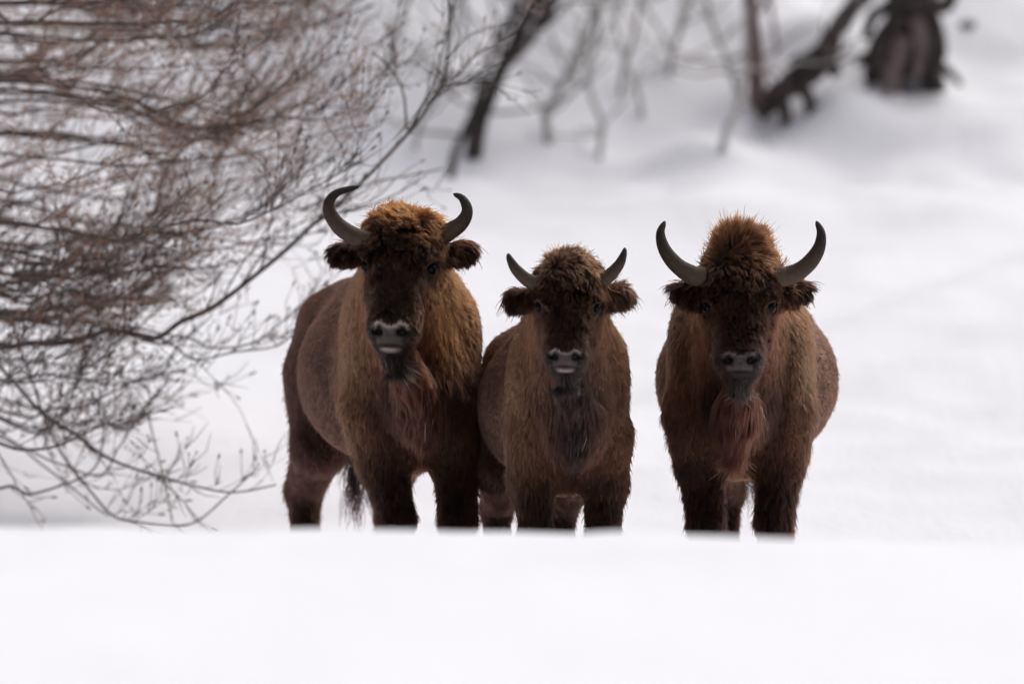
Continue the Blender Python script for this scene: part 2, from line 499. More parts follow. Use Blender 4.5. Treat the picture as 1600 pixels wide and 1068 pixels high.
    c_((0, -.085, -.262), (0, -.085, -.300), .004, .004, 'muzzle', .006, True, False)          # groove of the nose pad
    for c in spec.get('crest', []):
        sh.ell(H + np.array(c[0]), c[1], 'crest', .05)
    # --- ears
    for sg, ear in zip((-1, 1), spec['ears']):
        tip = H + np.array(ear[0]); mid = H + np.array(ear[1]); rt = Hd(sg * .13, .10, .06)
        ax = norm(tip - rt); up = np.array([0, 0, 1.0]); yv = norm(np.cross(up, ax)); zv = np.cross(ax, yv)
        m = np.stack([ax, yv, zv], -1)
        L = np.linalg.norm(tip - rt)
        sh.cone(rt, rt + 0.4 * (tip - rt), .030, .034, 'ear', .03)
        sh.ell(rt + 0.62 * (tip - rt), (L * .42, .020, ear[2]), 'ear', .02, m)
        sh.ell(rt + 0.72 * (tip - rt) + np.array([0, -.028, -.002]), (L * .22, .018, ear[2] * .5), 'ear', .015, m, True, False)
    V, Q = sh.mesh(spec.get('h', 0.011))
    # relax a little
    for _ in range(2):
        acc = np.zeros_like(V); cnt = np.zeros(len(V))
        for i in range(4):
            a, b = Q[:, i], Q[:, (i + 1) % 4]
            np.add.at(acc, a, V[b]); np.add.at(acc, b, V[a]); np.add.at(cnt, a, 1); np.add.at(cnt, b, 1)
        headmask = np.linalg.norm((V - Hd(0, 0, -.12)) / hs, axis=1) < 0.27
        V = V + (np.where(headmask, 0.15, 0.45))[:, None] * (acc / cnt[:, None] - V)
    N = vert_normals(V, Q)
    # --- region weights
    W = {t: np.zeros(len(V)) for t in REG}
    for q in sh.prims:
        if q['neg'] or not q['w']: continue
        d = sh.dist(q, V)
        sharp = 0.016 if q['tag'] in ('muzzle', 'chin', 'ear') else 0.025 if q['tag'] in ('face', 'cheek') else 0.04
        W[q['tag']] = np.maximum(W[q['tag']], np.exp(-np.maximum(d, 0) / sharp))
    tot = sum(W.values()) + 1e-9
    for t in W: W[t] = W[t] / tot
    reg = dict(REG); reg.update(spec.get('reg', {}))
    col = sum(W[t][:, None] * reg[t][0][None] for t in W)
    ln = sum(W[t] * reg[t][1] for t in W) * (0.55 + 0.45 * s)
    lift = sum(W[t] * reg[t][2] for t in W)
    clump = sum(W[t] * reg[t][3] for t in W)
    curl = sum(W[t] * reg[t][4] for t in W)
    # --- comb field
    q = (V - H) @ Rh / hs                       # head frame
    q[:, 2] = np.where(q[:, 2] < 0, q[:, 2] / zf, q[:, 2])
    back = Rt @ np.array([0, 1.0, 0])
    comb = np.zeros_like(V)
    dn = np.array([0, 0, -1.0])
    def put(tag, v): 
        nonlocal comb
        comb = comb + W[tag][:, None] * norm(np.asarray(v, float) + np.zeros_like(V))
    put('torso', back * 1.0 + dn * 0.75); put('shoulder', back * .35 + dn); put('hump', back * 1.0 + dn * .3)
    put('neck', back * .8 + dn * .9); put('throat', dn + back * .1); put('chest', dn + back * .05); put('dewlap', dn)
    put('legup', dn + np.array([0, .15, 0])); put('leglow', dn); put('foot', dn); put('hind', dn + back * .35)
    wob = np.stack([noise(V, 9, 71), noise(V, 9, 72), noise(V, 9, 73)], -1)
    rad = np.stack([q[:, 0] * 6, np.zeros(len(V)), (q[:, 2] - 0.12) * 5], -1) + np.array([0, 0, -.35]) + 1.1 * wob
    put('cranium', norm(rad) @ Rh.T + np.array([0, -.1, -.15])); put('crest', np.stack([q[:, 0] * 2.0, 0.2 + 0 * q[:, 0], .9 + 0 * q[:, 0]], -1) + .75 * wob)
    put('face', (np.array([0, 0, -1.0])) @ Rh.T + np.stack([q[:, 0] * 2, 0 * q[:, 0], 0 * q[:, 0]], -1))
    put('cheek', dn + np.array([0, .5, 0])); put('muzzle', np.array([0, .6, .5])); put('chin', dn)
    put('ear', np.stack([np.sign(q[:, 0]) * .8, 0 * q[:, 0], -1.3 + 0 * q[:, 0]], -1))
    comb = norm(comb)
    # --- head details
    qx = np.abs(q[:, 0])
    eye_d = np.linalg.norm(q - np.stack([np.sign(q[:, 0]) * .142, np.zeros(len(V)), np.zeros(len(V))], -1), axis=1)
    inhead = np.linalg.norm(q - np.array([0, .05, -.1]), axis=1) < 0.36
    lid = np.where(inhead, 1 - smooth(.030, .048, eye_d), 0)
    col = col * (1 - lid[:, None]) + lid[:, None] * lin(46, 34, 31)
    ln = ln * np.where(inhead, 0.10 + 0.90 * smooth(.030, .068, eye_d), 1)
    ln = np.where(inhead & (eye_d < .034), 0, ln)
    front = smooth(-.015, -.045, q[:, 1])
    # bare nose pad between the nostrils, pale hair arching over each nostril, pale lower lip
    pad = inhead * smooth(-.238, -.252, q[:, 2]) * smooth(-.304, -.298, q[:, 2]) * front * smooth(.062, .048, qx)
    zr = -.246 + .024 * np.exp(-((qx - .046) / .024) ** 2)
    ringup = inhead * np.exp(-((q[:, 2] - zr) / .010) ** 2) * front * smooth(.085, .062, qx)
    zl = -.321 + 3.5 * q[:, 0] ** 2
    lip = inhead * np.exp(-((q[:, 2] - zl) / .0058) ** 2) * smooth(-.005, -.02, q[:, 1]) * smooth(.054, .012, qx)
    pale = np.clip(ringup * spec['ring'][0] + lip * spec['ring'][1], 0, 1)
    rp = np.clip(ringup * spec['ring'][0], 0, 1)
    col = col * (1 - rp[:, None]) + rp[:, None] * lin(190, 176, 170)
    ln = ln * (1 - np.clip(.5 * ringup + .93 * lip, 0, 1))
    ln = np.where(inhead & (q[:, 2] < -.298) & (q[:, 2] > zl - .008) & (q[:, 1] < -.01) & (qx < .06), 0, ln)
    # greyish stripe down each side of the nose bridge
    st_ = inhead * np.exp(-((qx - .085) / .02) ** 2) * smooth(-.03, -.08, q[:, 2]) * smooth(-.24, -.18, q[:, 2]) * .6
    col = col * (1 - st_[:, None]) + st_[:, None] * lin(78, 60, 54)
    padc = spec.get('pad', lin(68, 56, 54)) * (1 + .35 * noise(V, 120, 6))[:, None]
    nost = np.zeros(len(V))
    for sg in (-1, 1):
        nost = np.maximum(nost, 1 - smooth(.7, 1.1, np.linalg.norm((q - np.array([sg * .054, -.068, -.255])) / np.array([.032, .038, .021]), axis=1)))
    skin = col * 0.45
    bare = np.clip(pale + lid, 0, 1)
    skin = skin * (1 - lid[:, None]) + lid[:, None] * col * .8
    skin = skin * (1 - pale[:, None]) + pale[:, None] * lin(172, 158, 150)
    skin = skin * (1 - pad[:, None]) + pad[:, None] * (padc * (1 - .5 * pale[:, None]) + .5 * pale[:, None] * lin(170, 158, 154))
    skin = skin * (1 - nost[:, None]) + nost[:, None] * np.array([.005, .004, .004])
    skin = np.where((inhead & (eye_d < .030))[:, None], np.array([[.012, .01, .01]]), skin)
    ln = ln * (1 - np.clip(pad + nost, 0, 1))
    # dark beard under the chin
    bx = spec.get('beard', (0.10, lin(20, 15, 16)))
    beard = inhead * np.exp(-(qx / .058) ** 2) * smooth(-.326, -.336, q[:, 2]) * smooth(.14, .09, q[:, 1])
    ln = ln + beard * bx[0]; col = col * (1 - beard[:, None]) + beard[:, None] * bx[1]
    lift = lift * (1 - .7 * beard)
    # forelock: longer towards the poll
    fore = inhead * smooth(.02, .14, q[:, 2]) * W['cranium']
    ln = ln * (1 + .35 * fore * spec.get('forelock', 1))
    if 'poll_col' in spec:
        g = smooth(spec['poll_z'][0], spec['poll_z'][1], q[:, 2] + 0.05 * noise(V, 16, 4) + .03 * noise(V, 40, 5)) * (W['cranium'] + W['crest'])
        col = col * (1 - g[:, None]) + g[:, None] * spec['poll_col']
    # colour patches: dark chest stripe, golden neck side, painted shoulder highlights, painted shade beside dewlap
    for (c, r, cc, a) in spec.get('patches', []):
        g = a * np.exp(-np.sum(((V - np.array(c)) / np.array(r)) ** 2, axis=1)) * (1 - W['ear']) * (1 - .8 * W['face'])
        col = col * (1 - g[:, None]) + g[:, None] * cc
        skin = skin * (1 - g[:, None]) + g[:, None] * cc * .5
    lowleg = smooth(.74, .50, V[:, 2] / s) * (W['legup'] + .6 * W['chest'] + .5 * W['hind']) * .85
    col = col * (1 - lowleg[:, None]) + lowleg[:, None] * lin(42, 28, 27)
    # belly line fringe and leg shag variation
    ln = ln * (1 + 0.25 * noise(V, 7, 9))
    # --- body mesh
    body = quads_obj("body", V, Q, M_SKIN, root)
    ca = body.data.color_attributes.new("col", 'FLOAT_COLOR', 'POINT')
    ca.data.foreach_set("color", np.concatenate([skin, np.ones((len(V), 1))], 1).astype(np.float32).ravel())
    ra = body.data.attributes.new("rough", 'FLOAT', 'POINT')
    ra.data.foreach_set("value", (0.9 - 0.5 * pad).astype(np.float32))
    # --- horns
    for pts, r0 in spec['horns']:
        cpts = spline([H + np.array(p) for p in pts], 40)
        u = np.linspace(0, 1, 40)
        rad_ = r0 * (1 - 0.80 * u ** 1.35) * (1 + .035 * np.sin(u * 70 + 2 * np.sin(u * 20)) * (1 - u) ** 3)
        rad_[-3:] *= np.array([.95, .8, .45])
        t = Tubes(); t.add(cpts, rad_ * .94, 18, True, .08, 77)
        o = t.build("horn", M_HORN, root)
        al = o.data.attributes.new("along", 'FLOAT', 'POINT')
        al.data.foreach_set("value", np.repeat(u, 18).astype(np.float32))
    # --- eyes
    for sg in (-1, 1):
        c = Hd(sg * .136, .004, -.001)
        n1, n2 = 12, 20
        th = np.linspace(0, np.pi, n1); ph = np.linspace(0, 2 * np.pi, n2, endpoint=False)
        vv = np.array([[math.sin(a) * math.cos(b), math.sin(a) * math.sin(b), math.cos(a)] for a in th for b in ph]) * .0235 * hs + c
        ff = [(i * n2 + j, (i + 1) * n2 + j, (i + 1) * n2 + (j + 1) % n2, i * n2 + (j + 1) % n2) for i in range(n1 - 1) for j in range(n2)]
        mesh_obj("eye", vv, ff, M_EYE, root)
    # --- tail
    tp = spline([T(*p) for p in spec['tail']], 14)
    tt = Tubes(); tt.add(tp, np.linspace(.035, .012, 14) * s, 8)
    tail = tt.build("tail", M_SKIN, root)
    ca = tail.data.color_attributes.new("col", 'FLOAT_COLOR', 'POINT')
    ca.data.foreach_set("color", np.tile(np.array([.03, .02, .02, 1], np.float32), len(tail.data.vertices)))
    ra = tail.data.attributes.new("rough", 'FLOAT', 'POINT'); ra.data.foreach_set("value", np.full(len(tail.data.vertices), .9, np.float32))
    if not FUR: return root
    # --- fur coat
    tri = np.concatenate([Q[:, [0, 1, 2]], Q[:, [0, 2, 3]]])
    e1, e2 = V[tri[:, 1]] - V[tri[:, 0]], V[tri[:, 2]] - V[tri[:, 0]]
    fn = np.cross(e1, e2); area = np.linalg.norm(fn, axis=1) / 2
    tl = ln[tri].mean(1); tz = V[tri].mean(1)[:, 2]; ty = norm(fn)[:, 1]
    hd = np.linalg.norm((V[tri].mean(1) - Hd(0, 0, -.05)), axis=1) < 0.42 * hs
    dens = spec.get('dens', 1.0) * np.where(hd, 150000, 75000) * np.where(tl < .001, 0, 1) * (0.25 + 0.75 * smooth(0.75, 0.2, ty)) * np.where(tz < 0.08, .3, 1)
    fr = np.random.default_rng(spec['seed'])
    pick = fr.poisson(area * dens)
    ti = np.repeat(np.arange(len(tri)), pick); n = len(ti)
    u, v = fr.random(n), fr.random(n); fl = u + v > 1; u[fl], v[fl] = 1 - u[fl], 1 - v[fl]
    bw = np.stack([1 - u - v, u, v], -1)
    def ip(a): return (a[tri[ti]] * (bw[..., None] if a.ndim > 1 else bw)).sum(1)
    p0 = ip(V); n0 = norm(ip(N)); c0 = ip(col); l0 = ip(ln); li = ip(lift); cl = ip(clump); cu = ip(curl); cb = norm(ip(comb))
    keep = l0 > .002
    p0, n0, c0, l0, li, cl, cu, cb = [a[keep] for a in (p0, n0, c0, l0, li, cl, cu, cb)]
    n = len(p0)
    # loose swirls in the lie of the coat
    sw = np.stack([noise(p0, 6, 21), noise(p0, 6, 22), noise(p0, 6, 23)], -1)
    cb = norm(cb + 0.55 * sw * (0.3 + cu[:, None]))
    tang = norm(cb - (cb * n0).sum(1, keepdims=True) * n0)
    jit = fr.normal(size=(n, 3))
    tang = norm(tang + 0.16 * jit + cu[:, None] * 0.7 * np.stack([noise(p0, 28, 31), noise(p0, 28, 32), noise(p0, 28, 33)], -1))
    guard = fr.random(n) < np.where(np.linalg.norm(p0 - Hd(0, .05, .1), axis=1) < .36, .03, .045)
    L = l0 * fr.uniform(.6, 1.2, n) * np.where(guard, 1.45, 1)
    li = np.where(guard, np.minimum(li * 1.5, .9), li); cl = np.where(guard, cl * .5, cl)
    d0 = norm(tang * (1 - li[:, None]) + n0 * li[:, None] * 1.3)
    d1 = norm(tang * (1 - .45 * li[:, None]) + n0 * (li[:, None] * .45) + dn * 0.25)
    NP = 5
    ts = np.linspace(0, 1, NP)
    pos = np.empty((n, NP, 3))
    cur = p0 - n0 * .003
    pos[:, 0] = cur
    for i in range(1, NP):
        tt_ = ts[i]
        d = norm(d0 * (1 - tt_) + d1 * tt_ + cu[:, None] * .5 * tt_ * np.stack([noise(cur, 40, 41), noise(cur, 40, 42), noise(cur, 40, 43)], -1))
        cur = cur + d * (L / (NP - 1))[:, None]
        pos[:, i] = cur
    # clumps: strands of a jittered cell lean to a common tip
    cs = (0.014 + 0.016 * smooth(.03, .09, l0))[:, None]
    cs = np.round(cs / .004) * .004
    cell = np.floor((p0 + .012 * np.stack([noise(p0, 30, 51), noise(p0, 30, 52), noise(p0, 30, 53)], -1)) / cs).astype(np.int64)
    key = (np.round(cs[:, 0] * 1000).astype(np.int64) * 999983) ^ (cell[:, 0] * 73856093) ^ (cell[:, 1] * 19349663) ^ (cell[:, 2] * 83492791)
    _, inv = np.unique(key, return_inverse=True)
    inv = inv.ravel()
    cnt = np.bincount(inv).astype(float)
    ctr = np.stack([np.bincount(inv, pos[:, -1, k]) / cnt for k in range(3)], -1)
    shift = fr.normal(size=(len(cnt), 3)) * .10
    for i in range(1, NP):
        wgt = (cl * ts[i] ** 1.5 * .85)[:, None]
        tgt = ctr[inv] - (pos[:, -1] - pos[:, i]) * .9
        pos[:, i] = pos[:, i] * (1 - wgt) + tgt * wgt + (shift[inv] * (l0 * cl)[:, None]) * ts[i] ** 1.5
    tone = 1 + .22 * noise(p0, 5, 61) + .16 * fr.normal(size=n) + (fr.normal(size=len(cnt)) * .22)[inv]
    warm = .10 * noise(p0, 3.1, 62) + .06 * fr.normal(size=n)
    c0 = np.clip(c0 * np.clip(tone, .35, 1.9)[:, None] * np.stack([1 + warm, np.ones(n), 1 - warm], -1), .002, .9)
    c0 = c0 * np.array([1.0, .95, .89])
    frost = (fr.random(n) < .006 * spec.get('frost', 1) * smooth(.05, .10, l0)) 
    c0 = np.where(frost[:, None], lin(190, 180, 176)[None], c0)
    r0 = np.where(l0 < .012, .0007, .0010 + .0006 * smooth(.03, .09, l0)) * fr.uniform(.8, 1.2, n)
    rads = r0[:, None] * np.array([1, 1, .85, .6, .2])[None]
    def curves(name, pos, rads, cols, parent, mat):
        k, m = pos.shape[:2]
        hc = bpy.data.hair_curves.new(name)
        hc.add_curves([m] * k)
        hc.attributes["position"].data.foreach_set("vector", pos.astype(np.float32).ravel())
        at = hc.attributes.get("radius") or hc.attributes.new("radius", 'FLOAT', 'POINT')
        at.data.foreach_set("value", rads.astype(np.float32).ravel())
        ac = hc.attributes.new("col", 'FLOAT_COLOR', 'CURVE')
        ac.data.foreach_set("color", np.concatenate([cols, np.ones((k, 1))], 1).astype(np.float32).ravel())
        hc.materials.append(mat)
        o = bpy.data.objects.new(name, hc); COL.objects.link(o); o.parent = parent
        return o
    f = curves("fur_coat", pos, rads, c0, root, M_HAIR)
    # --- tail tuft
    nt_ = 600
    ui = fr.integers(5, 14, nt_); base = tp[ui] + fr.normal(size=(nt_, 3)) * .012
    lt = (fr.uniform(.9, 1.1, nt_) * np.array([.16, .34, .22, .30, .38, .26, .2, .33, .28])[fr.integers(0, 9, nt_)]) * s
    tpos = np.empty((nt_, 9, 3)); lock = fr.integers(0, 9, nt_); ldir = fr.normal(size=(9, 3)) * np.array([.17, .1, .05]); lph = fr.random(9) * 6
    for i in range(9):
        t_ = i / 8
        wv = np.stack([np.sin(t_ * 9 + lph[lock]), 0 * lph[lock], 0 * lph[lock]], -1) * .016 * t_
        tpos[:, i] = base + (np.array([0, 0, -1]) + ldir[lock]) * (lt * t_)[:, None] + wv + fr.normal(size=(nt_, 3)) * .002
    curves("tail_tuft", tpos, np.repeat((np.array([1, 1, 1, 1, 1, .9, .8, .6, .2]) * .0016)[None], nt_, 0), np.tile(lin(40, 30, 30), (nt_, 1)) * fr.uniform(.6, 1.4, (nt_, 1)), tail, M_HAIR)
    print("bison strands", n)
    return root

def rel(px, py, hx, hy, y=0.0):
    return ((px - hx) / PXM, y, (hy - py) / PXM)

def bison_spec(**k): return k

def wx(px): return (px - 800) / PXM
def wz(py): return EYE_Z + (534 - py) / PXM

# left, the largest, its rump swung to the left
hx, hy = 623, 417
L_ = lambda px, py, y=0.0: rel(px, py, hx, hy, y)
ox = wx(641)
build_bison(bison_spec(
    label="largest shaggy brown bison at left, its curled horns turning inward at the tips",
    x=ox, y=0.25, scale=1.0, head_scale=1.06, face_len=1.13, yaw=11.5, seed=1, width=1.0,
    head=(wx(hx) - ox, -0.33, wz(hy)), head_rot=(-14, -9, 2.5),
    front=(-.075, .195), hind=(-.20, .19),
    horns=[([L_(575, 375, .05), L_(552, 368, .03), L_(527, 350, .0), L_(514, 325, -.01), L_(525, 303, .0), L_(562, 291, .03)], .046),
           ([L_(680, 372, .07), L_(698, 364, .06), L_(720, 350, .04), L_(730, 330, .03), L_(723, 311, .05), L_(709, 303, .09)], .046)],
    ears=[(L_(518, 392, .10), L_(530, 390, .1), .042), (L_(737, 384, .12), L_(722, 385, .13), .042)],
    crest=[((.04, .10, .145), (.13, .11, .075))],
    ring=(1.0, 1.0), poll_col=lin(100, 59, 30), poll_z=(.09, .21), dewlap=(.66, 0), dewlap_x=-.01, dewlap_y=.07,
    patches=[((.16, -.1, 1.25), (.12, .4, .22), lin(128, 80, 44), .85), ((-.28, .1, 1.0), (.07, .3, .35), lin(122, 88, 62), .5),  # second patch: rim highlight painted along the shoulder edge
             ((-.12, -.1, .86), (.09, .25, .17), lin(34, 23, 21), .8), ((.20, -.05, .80), (.06, .25, .12), lin(34, 23, 21), .7)],  # groove shade painted on both sides of the dewlap
    tail=[(.0, 1.97, 1.15), (.06, 2.07, .98), (.09, 2.06, .80), (.09, 2.02, .64)],
))
# middle, the youngest
hx, hy = 885, 481
ox = wx(887)
build_bison(bison_spec(
    label="smaller young bison in the middle with short straight horns and fluffy ears",
    x=ox, y=-0.7, scale=.86, head_scale=.90, yaw=7, seed=2, width=1.0,
    head=(wx(hx) - ox, -0.30, wz(hy)), head_rot=(-14, -4, 1),
    front=(-.145, .145), hind=(-.15, .14),
    horns=[([L_(840, 446, .05), L_(822, 438, .04), L_(806, 423, .03), L_(797, 408, .03), L_(794, 399, .04)], .036),
           ([L_(930, 443, .06), L_(946, 435, .05), L_(962, 418, .04), L_(970, 402, .04), L_(973, 390, .05)], .036)],
    ears=[(L_(794, 466, .09), L_(805, 465, .1), .042), (L_(978, 457, .1), L_(968, 457, .13), .044)],
    crest=[((.0, .10, .15), (.085, .08, .065))],
    reg={'dewlap': (lin(40, 27, 25), .10, .15, .65, .22), 'throat': (lin(66, 43, 34), .06, .2, .6, .25)}, ring=(.8, 1.0), poll_col=lin(78, 55, 40), poll_z=(.06, .2), dewlap=(.73, 0), dewlap_x=.01, dewlap_y=.03,
    patches=[((.02, -.1, .75), (.085, .3, .25), lin(26, 19, 20), .95), ((.2, .1, 1.1), (.06, .3, .2), lin(116, 84, 60), .5),  # dark chest stripe, then a painted rim highlight on the shoulder
             ((-.22, .1, .95), (.06, .3, .3), lin(118, 86, 62), .5)],  # painted rim highlight on the other shoulder edge
    beard=(.07, lin(22, 18, 21)),
    tail=[(0, 1.97, 1.15), (.0, 2.06, 1.0), (.0, 2.05, .85), (.0, 2.0, .74)],
))
# right, tall brush of hair behind the forehead
hx, hy = 1152, 480
ox = wx(1158)
build_bison(bison_spec(
    label="brown bison at right with a tall brush of hair between wide upright horns",
    x=ox, y=-0.05, scale=.97, head_scale=1.0, yaw=-4, haunch=.62, seed=3, width=1.13,
    head=(wx(hx) - ox, -0.33, wz(hy)), head_rot=(-16, -1, 0),
    front=(-.15, .15), hind=(-.135, .11),
    horns=[([L_(1098, 434, .05), L_(1078, 430, .04), L_(1054, 414, .02), L_(1036, 390, .01), L_(1030, 366, .02), L_(1037, 347, .04)], .048),
           ([L_(1210, 434, .05), L_(1234, 430, .04), L_(1258, 414, .02), L_(1275, 390, .01), L_(1279, 366, .02), L_(1272, 347, .04)], .048)],
    ears=[(L_(1052, 446, .13), L_(1060, 448, .1), .032), (L_(1259, 446, .13), L_(1247, 448, .1), .032)],
    crest=[((.01, .15, .235), (.092, .08, .085)), ((.01, .19, .16), (.13, .12, .09))],
    reg={'crest': (lin(88, 58, 39), .095, .78, .5, .3)}, ring=(.3, .05), pad=lin(64, 53, 52), poll_col=lin(86, 56, 38), poll_z=(.10, .24), dewlap=(.62, 0),
    patches=[((.24, .1, 1.1), (.06, .3, .25), lin(120, 88, 64), .5), ((-.22, .1, 1.1), (.06, .3, .3), lin(120, 86, 62), .5),  # lit fur along both shoulder edges, painted into the colour
             ((.15, -.1, .84), (.07, .25, .14), lin(30, 21, 20), .85), ((-.13, -.1, .84), (.07, .25, .14), lin(30, 21, 20), .85)],  # shaded hollows beside the dewlap, painted into the colour
    beard=(.06, lin(46, 38, 38)),
    tail=[(0, 1.97, 1.15), (.0, 2.06, 1.0), (.0, 2.05, .85), (.0, 2.0, .74)],
))

# ------------------------------------------------------------------ bare branches at left
def limb_obj(tree, pts3, r0, r1, rnd, twig_density=1.0, reddish=0.4, seed=0, droop=0.0):
    """one limb (bark tube) with its side branches, its twigs as a child mesh"""
    L = np.sum(np.linalg.norm(np.diff(pts3, axis=0), axis=1))
    n = max(8, int(L / 0.06))
    c = spline(pts3, n)
    c = c + 0.012 * np.stack([noise(c, 5, seed), noise(c, 5, seed + 1), noise(c, 5, seed + 2)], -1)
    rad = np.linspace(r0, r1, n)
    tb = Tubes(); tb.add(c, rad, 6)
    tw = Tubes(); nt = 0
    tang = norm(np.gradient(c, axis=0))
    steps = int(L * 6.2 * twig_density)
    for k in range(steps):
        u = rnd.random() ** 0.65
        i = min(n - 2, int(u * (n - 1)))
        p, t = c[i], tang[i]
        up = np.array([rnd.gauss(0, .35), rnd.gauss(0, .55), rnd.choice((1, 1, -0.75)) * abs(rnd.gauss(.7, .35)) - droop])
        d = norm(t * rnd.uniform(.8, 1.6) + up * .8)
        ln = rnd.uniform(.15, .75) * (1.15 - .5 * u) * min(1, L / 1.2 + .3)
        m = 7
        q = [p]
        curve = np.array([rnd.gauss(.1, .1), rnd.gauss(0, .1), rnd.gauss(.16, .2)])
        for j in range(m):
            d = norm(d + curve * .5 + np.array([rnd.gauss(0, .10), rnd.gauss(0, .10), rnd.gauss(0, .10)]))
            q.append(q[-1] + d * ln / m)
        q = np.array(q)
        rr = min(rad[i] * .6, .0065) * rnd.uniform(.6, 1.0)
        (tw if rr < .006 else tb).add(q, np.linspace(rr, rr * .35, m + 1), 4, False); nt += 1
        for b in range(rnd.randint(2, 6)):
            j = rnd.randint(1, m)
            tdir = norm(q[j] - q[j - 1])
            dd = norm(tdir + np.array([rnd.gauss(0, .6), rnd.gauss(0, .6), rnd.gauss(.2, .6)]))
            l2 = rnd.uniform(.04, .20)
            e1 = q[j] + dd * l2 * .5; e2 = e1 + norm(dd + np.array([0, 0, .35]) + np.array([rnd.gauss(0, .25), 0, rnd.gauss(0, .25)])) * l2 * .5
            tw.add([q[j], e1, e2], [.0030, .0024, .0014], 3, False)
            if rnd.random() < .5:       # bud at the end
                tw.add([e2, e2 + (e2 - e1) * .25, e2 + (e2 - e1) * .45], [.003, .0055, .001], 4, False)
    o = tb.build("branch", M_BRANCH, tree)
    if tw.n:
        w = tw.build("twigs", M_TWIG if rnd.random() < reddish else M_BRANCH, o)
        w["kind"] = "stuff"
    return o

